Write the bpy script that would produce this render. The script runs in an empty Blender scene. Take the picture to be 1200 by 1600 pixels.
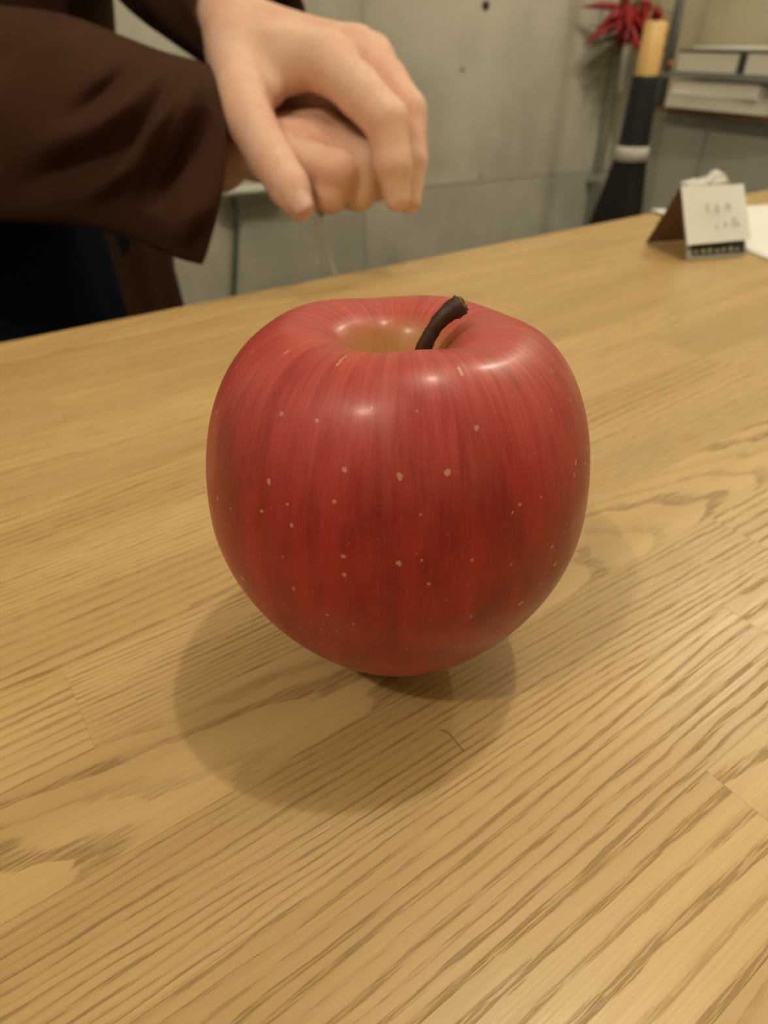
import bpy, math, random
import numpy as np
from mathutils import Vector, Matrix

random.seed(7)
rng = np.random.default_rng(7)
scene = bpy.context.scene
COL = scene.collection

# ------------------------------------------------------------------ camera
FPX, HORIZON, CAM_H = 1030.0, 55.0, 0.1256          # focal length in px of 1200x1600
PITCH = math.atan((800 - HORIZON) / FPX)
CP, SP = math.cos(PITCH), math.sin(PITCH)
cam_d = bpy.data.cameras.new('camera')
cam = bpy.data.objects.new('camera', cam_d)
COL.objects.link(cam)
cam.location = (0, 0, CAM_H)
cam.rotation_euler = (math.pi / 2 - PITCH, 0, 0)
cam_d.sensor_fit = 'VERTICAL'
cam_d.sensor_height = 36.0
cam_d.sensor_width = 27.0
cam_d.lens = 36.0 * FPX / 1600.0
cam_d.clip_start = 0.005
cam_d.dof.use_dof = True
cam_d.dof.focus_distance = 0.113
cam_d.dof.aperture_fstop = 19.0
scene.camera = cam

# ------------------------------------------------------------------ light
scene.view_settings.view_transform = 'Standard'
scene.view_settings.look = 'None'
scene.view_settings.gamma = 1.0
scene.view_settings.use_curve_mapping = False
scene.view_settings.exposure = 0.0

world = bpy.data.worlds.new('world')
scene.world = world
world.use_nodes = True
world.node_tree.nodes['Background'].inputs[0].default_value = (1.0, 0.86, 0.62, 1)
world.node_tree.nodes['Background'].inputs[1].default_value = 0.015


def lamp(name, loc, power, color, radius):
    l = bpy.data.lights.new(name, 'POINT')
    l.energy = power
    l.color = color
    l.shadow_soft_size = radius
    o = bpy.data.objects.new(name, l)
    o.location = loc
    COL.objects.link(o)
    return o


WARM = (1.0, 0.89, 0.68)
lamp('ceiling_lamp_main', (0.36, 0.29, 1.60), 22, WARM, 0.020)
lamp('ceiling_lamp_front', (-0.78, -0.72, 1.60), 28, (1.0, 0.87, 0.64), 0.022)
lamp('ceiling_lamp_far', (0.70, 0.92, 0.92), 10.0, (1.0, 0.92, 0.74), 0.03)


# ------------------------------------------------------------------ helpers
def W(x, y, d):
    """photo pixel and distance along the view axis -> place in the room"""
    u = 800 - y
    t = d / FPX
    return np.array([(x - 600) * t, (FPX * CP + u * SP) * t, CAM_H + (u * CP - FPX * SP) * t])


def tag(o, label=None, cat=None, group=None, kind=None):
    if label: o['label'] = label
    if cat: o['category'] = cat
    if group: o['group'] = group
    if kind: o['kind'] = kind
    return o


def empty(name, loc=(0, 0, 0), rz=0.0):
    o = bpy.data.objects.new(name, None)
    o.empty_display_size = 0.02
    o.location = loc
    o.rotation_euler = (0, 0, rz)
    COL.objects.link(o)
    return o


def build(name, verts, faces, mat, parent=None, smooth=True, world_coords=True):
    """one mesh object; verts given in world coordinates unless parent-local is asked for"""
    v = np.asarray(verts, float).reshape(-1, 3)
    m = bpy.data.meshes.new(name)
    o = bpy.data.objects.new(name, m)
    if parent is not None:
        o.parent = parent
        if world_coords:
            chain, q = Matrix(), parent
            mats = []
            while q is not None:
                mats.append(Matrix.LocRotScale(q.location, q.rotation_euler, q.scale)); q = q.parent
            for a in reversed(mats): chain = chain @ a
            inv = np.array(chain.inverted())
            v = v @ inv[:3, :3].T + inv[:3, 3]
    c = (v.min(0) + v.max(0)) / 2
    if parent is None:
        c = np.array([c[0], c[1], v[:, 2].min()])
    o.location = c
    m.from_pydata((v - c).tolist(), [], [list(map(int, f)) for f in faces])
    m.validate()
    if smooth:
        m.polygons.foreach_set('use_smooth', [True] * len(m.polygons))
    m.update()
    if mat: m.materials.append(mat)
    COL.objects.link(o)
    return o


class MB:
    def __init__(self): self.v, self.f = [], []

    def add(self, v, f):
        n = len(self.v)
        self.v += [tuple(map(float, p)) for p in v]
        self.f += [tuple(i + n for i in q) for q in f]

    def box(self, o, ex, ey, ez, bev=0.0):
        o, ex, ey, ez = [np.array(q, float) for q in (o, ex, ey, ez)]
        if bev <= 0:
            v = [o + a * ex + b * ey + c * ez for c in (0, 1) for b in (0, 1) for a in (0, 1)]
            f = [(0, 2, 3, 1), (4, 5, 7, 6), (0, 1, 5, 4), (2, 6, 7, 3), (0, 4, 6, 2), (1, 3, 7, 5)]
        else:                      # chamfered top and bottom rims
            lx, ly, lz = [np.linalg.norm(q) for q in (ex, ey, ez)]
            bx, by, bz = bev / lx, bev / ly, bev / lz
            v = []
            for c, i in ((0, 1), (bz, 0), (1 - bz, 0), (1, 1)):
                for a, b in ((0, 0), (1, 0), (1, 1), (0, 1)):
                    aa = a + (bx if a == 0 else -bx) * i
                    bb = b + (by if b == 0 else -by) * i
                    v.append(o + aa * ex + bb * ey + c * ez)
            f = [(3, 2, 1, 0), (12, 13, 14, 15)]
            for k in range(3):
                for j in range(4):
                    f.append((4 * k + j, 4 * k + (j + 1) % 4, 4 * k + 4 + (j + 1) % 4, 4 * k + 4 + j))
        self.add(v, f)

    def tube(self, pts, rad, n=12, cap=True, squash=None):
        pts = [np.array(p, float) for p in pts]
        rad = rad if hasattr(rad, '__len__') else [rad] * len(pts)
        up = np.array([0.013, 0.021, 1.0])
        t0 = pts[1] - pts[0]
        if abs(t0[2]) > 0.9 * np.linalg.norm(t0): up = np.array([0.02, 1.0, 0.01])
        v, f = [], []
        for i, p in enumerate(pts):
            t = pts[min(i + 1, len(pts) - 1)] - pts[max(i - 1, 0)]
            t = t / np.linalg.norm(t)
            s = np.cross(up, t); s /= np.linalg.norm(s)
            u = np.cross(t, s); up = u
            sq = squash[i] if squash is not None else 1.0
            for k in range(n):
                a = 2 * math.pi * k / n
                v.append(p + rad[i] * (math.cos(a) * s + sq * math.sin(a) * u))
        for i in range(len(pts) - 1):
            for k in range(n):
                k2 = (k + 1) % n
                f.append((i * n + k, i * n + k2, (i + 1) * n + k2, (i + 1) * n + k))
        if cap:
            f.append(tuple(reversed(range(n))))
            f.append(tuple((len(pts) - 1) * n + k for k in range(n)))
        self.add(v, f)

    def out(self, name, mat, parent=None, smooth=True):
        return build(name, self.v, self.f, mat, parent, smooth)


def catmull(P, n=8):
    P = np.array(P, float)
    Q = np.vstack([2 * P[0] - P[1], P, 2 * P[-1] - P[-2]])
    out = []
    for i in range(1, len(Q) - 2):
        a, b, c, d = Q[i - 1:i + 3]
        for t in np.linspace(0, 1, n, endpoint=False):
            out.append(.5 * ((2 * b) + (c - a) * t + (2 * a - 5 * b + 4 * c - d) * t * t + (3 * b - a - 3 * c + d) * t ** 3))
    out.append(P[-1])
    return np.array(out)


def bevel(o, w, seg=2):
    m = o.modifiers.new('bevel', 'BEVEL'); m.width = w; m.segments = seg; m.limit_method = 'ANGLE'
    return o


# --- signed distance modelling for bodies
def cone(p, a, b, r1, r2):
    a, b = np.array(a), np.array(b)
    ba = b - a
    h = np.clip(((p - a) @ ba) / (ba @ ba), 0, 1)
    d = p - a - h[:, None] * ba
    return np.sqrt((d * d).sum(1)) - (r1 + (r2 - r1) * h)


def ellipsoid(p, c, r, R=None):
    q = p - np.array(c)
    if R is not None: q = q @ R
    k = q / np.array(r)
    k0 = np.sqrt((k * k).sum(1)); k1 = np.sqrt(((k / np.array(r)) ** 2).sum(1)) + 1e-9
    return k0 * (k0 - 1) / k1


def smin(a, b, k):
    h = np.maximum(k - np.abs(a - b), 0) / k
    return np.minimum(a, b) - h * h * k * 0.25


def nets(fn, lo, hi, h):
    """surface nets over a box; returns verts, quads"""
    lo, hi = np.array(lo, float), np.array(hi, float)
    n = np.ceil((hi - lo) / h).astype(int) + 1
    gx = [lo[i] + h * np.arange(n[i]) for i in range(3)]
    val = np.empty(n)
    yy, zz = np.meshgrid(gx[1], gx[2], indexing='ij')
    for i in range(0, n[0], 8):
        xs = gx[0][i:i + 8]
        p = np.stack([np.repeat(xs, yy.size), np.tile(yy.ravel(), len(xs)), np.tile(zz.ravel(), len(xs))], -1)
        val[i:i + 8] = fn(p).reshape(len(xs), n[1], n[2])
    ins = val < 0
    cn = n - 1
    cnt = np.zeros(cn); acc = np.zeros(tuple(cn) + (3,))
    corners = [(a, b, c) for a in (0, 1) for b in (0, 1) for c in (0, 1)]
    sl = lambda o: tuple(slice(o[k], o[k] + cn[k]) for k in range(3))
    for a in corners:
        for k in range(3):
            if a[k]: continue
            b = list(a); b[k] = 1
            va, vb = val[sl(a)], val[sl(b)]
            m = (va < 0) != (vb < 0)
            t = np.where(m, va / np.where(m, va - vb, 1), 0)
            pos = np.zeros(tuple(cn) + (3,))
            for j in range(3): pos[..., j] = a[j]
            pos[..., k] += t
            acc += np.where(m[..., None], pos, 0); cnt += m
    act = cnt > 0
    idx = -np.ones(cn, int); idx[act] = np.arange(act.sum())
    ijk = np.argwhere(act)
    V = lo + h * (ijk + acc[act] / cnt[act][:, None])
    F = []
    for k in range(3):
        o1 = [0, 0, 0]; o1[k] = 1
        A = ins[tuple(slice(0, n[j] - o1[j]) for j in range(3))]
        B = ins[tuple(slice(o1[j], n[j]) for j in range(3))]
        e = np.argwhere(A != B)
        u, w = (k + 1) % 3, (k + 2) % 3
        ok = (e[:, u] > 0) & (e[:, w] > 0) & (e[:, u] < cn[u]) & (e[:, w] < cn[w]) & (e[:, k] < cn[k])
        e = e[ok]
        flip = A[tuple(e.T)]
        q = []
        for du, dw in ((1, 1), (0, 1), (0, 0), (1, 0)):
            c = e.copy(); c[:, u] -= du; c[:, w] -= dw
            q.append(idx[tuple(c.T)])
        q = np.stack(q, 1)
        q[~flip] = q[~flip][:, ::-1]
        F.append(q)
    F = np.vstack(F)
    return V, F[(F >= 0).all(1)]


# ------------------------------------------------------------------ materials
class N:
    """small node-tree writer"""
    def __init__(self, name):
        self.m = bpy.data.materials.new(name)
        self.m.use_nodes = True
        self.t = self.m.node_tree
        self.bsdf = self.t.nodes['Principled BSDF']

    def new(self, typ, **kw):
        n = self.t.nodes.new(typ)
        for k, v in kw.items(): setattr(n, k, v)
        return n

    def link(self, a, b): self.t.links.new(a, b)

    def val(self, x, sock):
        if isinstance(x, (int, float)): sock.default_value = x
        elif isinstance(x, tuple): sock.default_value = x
        else: self.link(x, sock)

    def math(self, op, a, b=0.0, c=0.0, clamp=False):
        n = self.new('ShaderNodeMath', operation=op); n.use_clamp = clamp
        self.val(a, n.inputs[0]); self.val(b, n.inputs[1])
        if op in ('MULTIPLY_ADD', 'COMPARE', 'WRAP', 'SMOOTH_MIN'): self.val(c, n.inputs[2])
        return n.outputs[0]

    def ramp(self, x, lo, hi, a=0.0, b=1.0, smooth=True):
        n = self.new('ShaderNodeMapRange')
        n.interpolation_type = 'SMOOTHSTEP' if smooth else 'LINEAR'
        self.val(x, n.inputs[0])
        for i, v in enumerate((lo, hi, a, b)): self.val(v, n.inputs[1 + i])
        return n.outputs[0]

    def mix(self, f, a, b):
        n = self.new('ShaderNodeMix', data_type='RGBA')
        self.val(f, n.inputs[0])
        self.val(a if not (isinstance(a, tuple) and len(a) == 3) else a + (1,), n.inputs[6])
        self.val(b if not (isinstance(b, tuple) and len(b) == 3) else b + (1,), n.inputs[7])
        return n.outputs[2]

    def coord(self, kind='Object'): return self.new('ShaderNodeTexCoord').outputs[kind]

    def xyz(self, v):
        n = self.new('ShaderNodeSeparateXYZ'); self.link(v, n.inputs[0]); return n.outputs

    def vec(self, x, y, z):
        n = self.new('ShaderNodeCombineXYZ')
        for i, q in enumerate((x, y, z)): self.val(q, n.inputs[i])
        return n.outputs[0]

    def noise(self, v, scale=1.0, detail=3.0, rough=0.5, dist=0.0):
        n = self.new('ShaderNodeTexNoise')
        self.link(v, n.inputs['Vector'])
        n.inputs['Scale'].default_value = scale; n.inputs['Detail'].default_value = detail
        n.inputs['Roughness'].default_value = rough; n.inputs['Distortion'].default_value = dist
        return n.outputs[0]

    def bump(self, h, strength=0.3, dist=0.001):
        n = self.new('ShaderNodeBump')
        n.inputs['Strength'].default_value = strength; n.inputs['Distance'].default_value = dist
        self.link(h, n.inputs['Height']); self.link(n.outputs[0], self.bsdf.inputs['Normal'])

    def set(self, **kw):
        for k, v in kw.items():
            s = self.bsdf.inputs[k.replace('_', ' ')]
            if isinstance(v, tuple) and len(v) == 3 and s.type == 'RGBA': v = v + (1,)
            self.val(v, s)
        return self


def plain(name, col, rough=0.6, var=0.12, scale=60.0, bump=0.0, **kw):
    n = N(name)
    k = n.noise(n.coord(), scale, 4.0, 0.6)
    a = tuple(c * (1 - var) for c in col); b = tuple(min(1, c * (1 + var)) for c in col)
    n.set(Base_Color=n.mix(k, a, b), Roughness=rough, **kw)
    if bump: n.bump(k, bump, 0.001)
    return n.m


def wood_material():
    n = N('oak_stave')
    x, y, z = n.xyz(n.coord())
    oi = n.new('ShaderNodeObjectInfo')
    c = n.new('ShaderNodeSeparateColor'); n.link(oi.outputs['Color'], c.inputs[0])
    ow = n.math('MULTIPLY_ADD', c.outputs[0], 0.2, -0.1)          # offset of the pith sideways
    od = n.math('MULTIPLY', c.outputs[1], 0.1)                    # depth of the pith
    fr = n.math('MULTIPLY', c.outputs[2], 1000.0)                 # rings per metre
    shear = n.math('MULTIPLY_ADD', oi.outputs['Alpha'], 0.2, -0.1)
    seed = n.math('MULTIPLY', oi.outputs['Random'], 50.0)
    wob = n.noise(n.vec(n.math('MULTIPLY', x, 9.0), n.math('MULTIPLY', y, 60.0), seed), 1.0, 3.0, 0.5)
    wob = n.math('MULTIPLY_ADD', wob, 0.006, -0.003)
    fine = n.noise(n.vec(n.math('MULTIPLY', x, 60.0), n.math('MULTIPLY', y, 300.0), seed), 1.0, 2.0, 0.5)
    wob = n.math('ADD', wob, n.math('MULTIPLY_ADD', fine, 0.0012, -0.0006))
    ya = n.math('ADD', n.math('ADD', y, ow), n.math('MULTIPLY', x, shear))
    zb = n.math('ADD', od, n.math('MULTIPLY', x, 0.06))
    R = n.math('SQRT', n.math('ADD', n.math('MULTIPLY', ya, ya), n.math('MULTIPLY', zb, zb)))
    ring = n.math('MULTIPLY', n.math('ADD', R, wob), fr)
    t = n.math('FRACT', ring)
    idr = n.math('FLOOR', ring)
    # strength of each ring differs
    rs = n.new('ShaderNodeTexWhiteNoise', noise_dimensions='2D')
    n.link(n.vec(idr, seed, 0.0), rs.inputs['Vector'])
    band = n.math('MULTIPLY', n.ramp(t, 0.0, 0.10), n.ramp(t, 0.16, 0.62, 1.0, 0.0))
    band = n.math('MULTIPLY', band, n.math('MULTIPLY_ADD', rs.outputs[0], 0.65, 0.35))
    pores = n.noise(n.vec(n.math('MULTIPLY', x, 95.0), n.math('MULTIPLY', y, 2300.0), seed), 1.0, 2.0, 0.6)
    pores = n.ramp(pores, 0.44, 0.58)
    pm = n.math('MULTIPLY', pores, n.ramp(band, 0.18, 0.6))
    fib = n.noise(n.vec(n.math('MULTIPLY', x, 25.0), n.math('MULTIPLY', y, 2200.0), seed), 1.0, 3.0, 0.6)
    tone = n.noise(n.vec(n.math('MULTIPLY', x, 7.0), n.math('MULTIPLY', y, 40.0), n.math('ADD', seed, 9.0)), 1.0, 3.0, 0.5)
    col = n.mix(n.ramp(tone, 0.3, 0.7), (0.51, 0.345, 0.145), (0.65, 0.46, 0.215))
    col = n.mix(n.math('MULTIPLY', oi.outputs['Random'], 0.30), col, (0.46, 0.30, 0.135))
    col = n.mix(n.ramp(fib, 0.35, 0.75, 0.0, 0.30), col, (0.42, 0.265, 0.115))
    col = n.mix(n.math('MULTIPLY', band, 0.42), col, (0.33, 0.19, 0.068))
    col = n.mix(n.math('MULTIPLY', pm, 0.60), col, (0.22, 0.118, 0.034))
    rough = n.ramp(fib, 0.2, 0.8, 0.27, 0.44)
    n.set(Base_Color=col, Roughness=rough)
    h = n.math('SUBTRACT', n.math('MULTIPLY', fib, 0.25), pm)
    n.bump(h, 0.35, 0.0003)
    return n.m


def concrete_material(name, a, b, seed):
    n = N(name)
    co = n.coord('Object')
    big = n.noise(co, 3.0 + seed, 5.0, 0.6, 0.3)
    x, y, z = n.xyz(co)
    st = n.noise(n.vec(n.math('MULTIPLY', x, 14.0), n.math('MULTIPLY', y, 14.0), n.math('MULTIPLY', z, 2.0)), 1.0, 4.0, 0.6)
    fine = n.noise(co, 90.0, 4.0, 0.7)
    col = n.mix(n.ramp(big, 0.35, 0.65), tuple(q * 0.9 for q in a), b)
    col = n.mix(n.ramp(st, 0.42, 0.72, 0.0, 0.55), col, tuple(q * 1.25 for q in a))
    col = n.mix(n.ramp(fine, 0.55, 0.8, 0.0, 0.3), col, tuple(q * 0.7 for q in a))
    n.set(Base_Color=col, Roughness=0.75)
    n.bump(fine, 0.2, 0.002)
    return n.m


def apple_material(axis_z):
    n = N('apple_skin')
    x, y, z = n.xyz(n.coord('Object'))                        # origin on the apple's axis at its base
    rr = n.math('SQRT', n.math('ADD', n.math('MULTIPLY', x, x), n.math('MULTIPLY', y, y)))
    cx = n.math('DIVIDE', x, n.math('ADD', rr, 0.0005)); cy = n.math('DIVIDE', y, n.math('ADD', rr, 0.0005))
    th = n.math('ARCTAN2', x, n.math('MULTIPLY', y, -1.0))
    streak = n.noise(n.vec(n.math('MULTIPLY', cx, 5.0), n.math('MULTIPLY', cy, 5.0), n.math('MULTIPLY', z, 38.0)), 1.0, 5.0, 0.62, 0.5)
    streak2 = n.noise(n.vec(n.math('MULTIPLY', cx, 22.0), n.math('MULTIPLY', cy, 22.0), n.math('MULTIPLY', z, 75.0)), 1.0, 4.0, 0.65, 0.3)
    fine = n.noise(n.vec(n.math('MULTIPLY', cx, 80.0), n.math('MULTIPLY', cy, 80.0), n.math('MULTIPLY', z, 330.0)), 1.0, 3.0, 0.6, 0.2)
    blot = n.noise(n.coord('Object'), 70.0, 5.0, 0.65)
    col = n.mix(n.ramp(streak, 0.36, 0.66), (0.21, 0.001, 0.002), (0.36, 0.009, 0.009))
    col = n.mix(n.ramp(streak2, 0.50, 0.72, 0.0, 0.42), col, (0.21, 0.001, 0.003))
    col = n.mix(n.ramp(blot, 0.45, 0.72, 0.0, 0.42), col, (0.41, 0.028, 0.026))
    col = n.mix(n.ramp(fine, 0.5, 0.8, 0.0, 0.25), col, (0.48, 0.07, 0.058))
    # paler blush plus painted pink light haze on the shoulders, yellow-green down in the stalk cavity
    sh = n.ramp(z, 0.058, 0.082)
    col = n.mix(n.math('MULTIPLY', sh, n.ramp(streak2, 0.3, 0.7, 0.72, 0.32)), col, (0.60, 0.12, 0.10))
    cav = n.math('MULTIPLY', n.ramp(rr, 0.0135, 0.0035), n.ramp(z, 0.045, 0.055))
    cavs = n.math('MULTIPLY', cav, n.ramp(streak2, 0.25, 0.6, 0.5, 1.0))
    col = n.mix(cavs, col, (0.60, 0.43, 0.13))
    fleck = n.noise(n.coord('Object'), 1400.0, 2.0, 0.5)
    # lenticels, laid out round the apple and up its side
    for sc, lo, hi, r0, r1, thr, off in ((140.0, 0.022, 0.050, 0.022, 0.066, 0.22, 0.0), (215.0, 0.078, 0.030, 0.016, 0.048, 0.40, 3.7)):
        vo = n.new('ShaderNodeTexVoronoi', voronoi_dimensions='2D'); vo.inputs['Scale'].default_value = sc
        n.link(n.vec(n.math('MULTIPLY_ADD', th, 0.0355, off), z, 0.0), vo.inputs['Vector'])
        pick = n.xyz(vo.outputs['Color'])
        rad = n.math('MULTIPLY', n.ramp(pick[0], thr, 1.0, r0, r1, False), n.ramp(fleck, 0.3, 0.7, 0.6, 1.4))
        dot = n.ramp(n.math('SUBTRACT', vo.outputs['Distance'], rad), -0.02, 0.012, 1.0, 0.0)
        dot = n.math('MULTIPLY', dot, n.math('GREATER_THAN', pick[0], thr))
        dot = n.math('MULTIPLY', n.math('MULTIPLY', dot, n.ramp(z, lo, hi)), n.ramp(rr, 0.016, 0.022) if sc < 200 else 1.0)
        col = n.mix(n.math('MULTIPLY', dot, 0.75), col, (0.60, 0.34, 0.20))
    n.set(Base_Color=col, Roughness=n.ramp(blot, 0.3, 0.7, 0.36, 0.48), Specular_IOR_Level=0.45, Coat_Weight=0.20, Coat_Roughness=0.20)
    n.bsdf.inputs['Subsurface Weight'].default_value = 0.05
    n.bsdf.inputs['Subsurface Radius'].default_value = (0.003, 0.001, 0.0006)
    n.bump(n.noise(n.coord('Object'), 420.0, 3.0, 0.6), 0.12, 0.0004)
    return n.m


def skin_material():
    n = N('skin')
    co = n.coord('Object')
    k = n.noise(co, 28.0, 4.0, 0.6)
    k2 = n.noise(co, 140.0, 3.0, 0.6)
    col = n.mix(n.ramp(k, 0.35, 0.68), (0.80, 0.54, 0.42), (0.76, 0.44, 0.335))
    col = n.mix(n.ramp(k2, 0.5, 0.8, 0.0, 0.3), col, (0.60, 0.30, 0.21))
    n.set(Base_Color=col, Roughness=0.48)
    n.bsdf.inputs['Subsurface Weight'].default_value = 0.15
    n.bsdf.inputs['Subsurface Radius'].default_value = (0.010, 0.004, 0.002)
    n.bsdf.inputs['Subsurface Scale'].default_value = 0.3
    n.bump(k2, 0.25, 0.0008)
    return n.m


def cloth(name, a, b, scale=900.0):
    n = N(name)
    co = n.coord('Object')
    k = n.noise(co, 18.0, 4.0, 0.6)
    w = n.noise(co, scale, 2.0, 0.5)
    n.set(Base_Color=n.mix(k, a, b), Roughness=0.9, Specular_IOR_Level=0.08)
    n.bump(w, 0.3, 0.0006)
    return n.m


M_WOOD = wood_material()
M_WOODSIDE = plain('dark_wood', (0.34, 0.21, 0.10), 0.5, 0.2, 30)
M_CONC = concrete_material('concrete', (0.52, 0.50, 0.43), (0.62, 0.60, 0.51), 0.0)
M_CONC2 = concrete_material('stained_concrete', (0.46, 0.42, 0.27), (0.60, 0.56, 0.40), 2.0)
M_HOLE = plain('hole_dark', (0.05, 0.045, 0.04), 0.9)
M_PLUG = plain('faded_plug', (0.30, 0.29, 0.24), 0.9)
M_FLOOR = plain('floor_cement', (0.30, 0.29, 0.27), 0.7, 0.2, 8)
M_CEIL = plain('ceiling_paint', (0.62, 0.60, 0.56), 0.9, 0.05, 5)
M_SKIN = skin_material()
M_NAIL = plain('nail', (0.62, 0.37, 0.285), 0.45, 0.05, 80)
M_HAIR = plain('hair', (0.02, 0.015, 0.012), 0.5, 0.3, 200)
M_JACKET = cloth('brown_cotton', (0.044, 0.020, 0.012), (0.066, 0.031, 0.018))
M_NAVY = cloth('navy_cotton', (0.006, 0.009, 0.018), (0.010, 0.015, 0.030))
M_SHOE = plain('shoe_leather', (0.02, 0.018, 0.016), 0.4)
M_PAPER = plain('white_paper', (0.84, 0.85, 0.84), 0.8, 0.02, 50)
M_TISSUE = plain('tissue', (0.66, 0.66, 0.64), 0.9, 0.03, 60)
M_CARD = plain('grey_card', (0.36, 0.34, 0.29), 0.8, 0.06, 90)
M_KRAFT = plain('kraft_card', (0.22, 0.13, 0.07), 0.8, 0.08, 90)
M_INK = plain('ink', (0.46, 0.44, 0.41), 0.7)
M_BLACKINK = plain('black_print', (0.03, 0.028, 0.02), 0.6)
M_STEM = plain('stem_bark', (0.055, 0.026, 0.018), 0.55, 0.5, 260, 0.5)
M_STEMCUT = plain('stem_cut', (0.23, 0.15, 0.07), 0.8, 0.5, 500, 0.6)
M_STEEL = plain('grey_steel', (0.30, 0.31, 0.31), 0.4, 0.08, 30, Metallic=0.4)
M_GREYPANEL = plain('grey_panel', (0.46, 0.46, 0.42), 0.65, 0.06, 20)
M_ORANGEWOOD = plain('orange_wood', (0.26, 0.13, 0.045), 0.5, 0.25, 40)
M_BAMBOO = plain('bamboo', (0.72, 0.47, 0.17), 0.45, 0.15, 40)
M_BLACK = plain('black_binding', (0.012, 0.014, 0.017), 0.5, 0.3, 300)
M_BRISTLE = plain('black_bristle', (0.018, 0.017, 0.014), 0.7, 0.4, 300)
M_WHITETAPE = plain('white_tape', (0.62, 0.60, 0.54), 0.7)
M_CHILI = plain('dried_chili', (0.29, 0.009, 0.015), 0.35, 0.45, 60)
M_CHILISTEM = plain('chili_stem', (0.16, 0.15, 0.06), 0.7, 0.3, 80)
M_CORD = plain('straw_cord', (0.45, 0.36, 0.18), 0.8, 0.2, 200)
M_PAGES = plain('book_pages', (0.80, 0.77, 0.70), 0.85, 0.08, 120)
M_COVER = plain('book_cover_dark', (0.06, 0.058, 0.052), 0.5)
M_COVERW = plain('book_cover_pale', (0.74, 0.72, 0.67), 0.5, 0.05)
M_PIPE = plain('conduit_paint', (0.36, 0.37, 0.32), 0.5, 0.08, 30)
M_PLASTICBOX = plain('pale_plastic', (0.72, 0.71, 0.64), 0.5, 0.03)
M_CABLE = plain('grey_cable', (0.12, 0.12, 0.095), 0.5)
M_FIBRE = plain('fibre', (0.26, 0.15, 0.06), 0.6)


def film_material():
    n = N('clear_film')
    n.set(Base_Color=(0.85, 0.85, 0.80), Roughness=0.25, Alpha=0.28)
    return n.m


M_FILM = film_material()

# ------------------------------------------------------------------ the room
FLOOR_Z, CEIL_Z = -0.95, 1.72
P0 = np.array([-0.04, 1.50]); E1 = np.array([0.8988, 0.4384]); NB = np.array([0.4384, -0.8988])
CORNER = P0 + 0.650 * E1
G1 = np.array([0.4384, -0.8988]); NR = np.array([-0.8988, -0.4384])


def bw(a, q, z): return np.array([*(P0 + a * E1 + q * NB), z])      # on the back wall: along, out, height
def rw(s, q, z): return np.array([*(CORNER + s * G1 + q * NR), z])   # on the right wall
def v3(v, k=1.0): return np.array([v[0] * k, v[1] * k, 0.0])
UZ = np.array([0, 0, 1.0])

mb = MB(); mb.box(bw(-3.0, -0.12, FLOOR_Z), v3(E1, 3.65 + 0.12), v3(NB, 0.112), UZ * (CEIL_Z - FLOOR_Z))
wall_back = tag(mb.out('wall_back', M_CONC, None, False), 'poured concrete wall with formwork seams behind the counter', 'wall', kind='structure')
cols = [-3.0, -2.7, -1.8, -0.9, 0.0, 0.65]
rows = [FLOOR_Z, -0.139, 0.761, CEIL_Z]
for i in range(len(cols) - 1):
    for j in range(len(rows) - 1):
        g = 0.0006
        mb = MB()
        mb.box(bw(cols[i] + g, -0.0081, rows[j] + g), v3(E1, cols[i + 1] - cols[i] - 2 * g), UZ * (rows[j + 1] - rows[j] - 2 * g), -v3(NB, -(0.0081 + 0.0006 * ((i * 3 + j * 5) % 3))), 0.0006)
        o = mb.out('concrete_panel', M_CONC, wall_back, False)
for px, py in ((758, 8), (750, 275), (722, 108)):
    u = 800 - py
    k = (px - 600) / (FPX * CP + u * SP)
    a = (k * P0[1] - P0[0]) / (E1[0] - k * E1[1])
    fw = P0[1] + a * E1[1]
    z = CAM_H + fw * (u * CP - FPX * SP) / (FPX * CP + u * SP)
    r = 0.0085 if py < 50 else 0.0045
    mb = MB(); mb.tube([bw(a, -0.004, z), bw(a, 0.0022, z)], [r * .8, r], 14)
    mb.out('tie_hole_plug', M_HOLE if py < 50 else M_PLUG, wall_back)

mb = MB(); mb.box(rw(0, -0.12, FLOOR_Z), v3(G1, 3.6), v3(NR, 0.12), UZ * (CEIL_Z - FLOOR_Z))
tag(mb.out('wall_right', M_CONC2, None, False), 'stained yellowish concrete wall behind the books', 'wall', kind='structure')
fl = [bw(-3.0, 0, 0), rw(0, 0, 0), rw(3.6, 0, 0), rw(3.6, 3.65, 0)]
for nm, z0, z1, mt, lab in (('floor', FLOOR_Z - 0.05, FLOOR_Z, M_FLOOR, 'grey cement floor of the room'),
                            ('ceiling', CEIL_Z, CEIL_Z + 0.05, M_CEIL, 'pale painted ceiling over the counter')):
    v = [np.array([p[0], p[1], z]) for z in (z0, z1) for p in fl]
    tag(build(nm, v, [(3, 2, 1, 0), (4, 5, 6, 7), (0, 1, 5, 4), (1, 2, 6, 5), (2, 3, 7, 6), (3, 0, 4, 7)], mt, None, False), lab, nm, kind='structure')
mb = MB(); mb.box(bw(-3.0, 0, FLOOR_Z), v3(NB, 3.6), v3(E1, -0.1), UZ * (CEIL_Z - FLOOR_Z))
tag(mb.out('wall_left', M_CONC, None, False), 'concrete wall at the far end behind the person', 'wall', kind='structure')
mb = MB(); mb.box(bw(-3.0, 3.6, FLOOR_Z), v3(E1, 3.65), v3(NB, 0.1), UZ * (CEIL_Z - FLOOR_Z))
tag(mb.out('wall_front', M_CONC2, None, False), 'concrete wall on the customers side of the counter', 'wall', kind='structure')

# ------------------------------------------------------------------ table of edge-glued staves
AZ = math.radians(54.944)
DU = np.array([math.sin(AZ), math.cos(AZ)]); DN = np.array([-DU[1], DU[0]])
WN = float(np.array([-0.19376, 0.31967]) @ DN)


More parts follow.
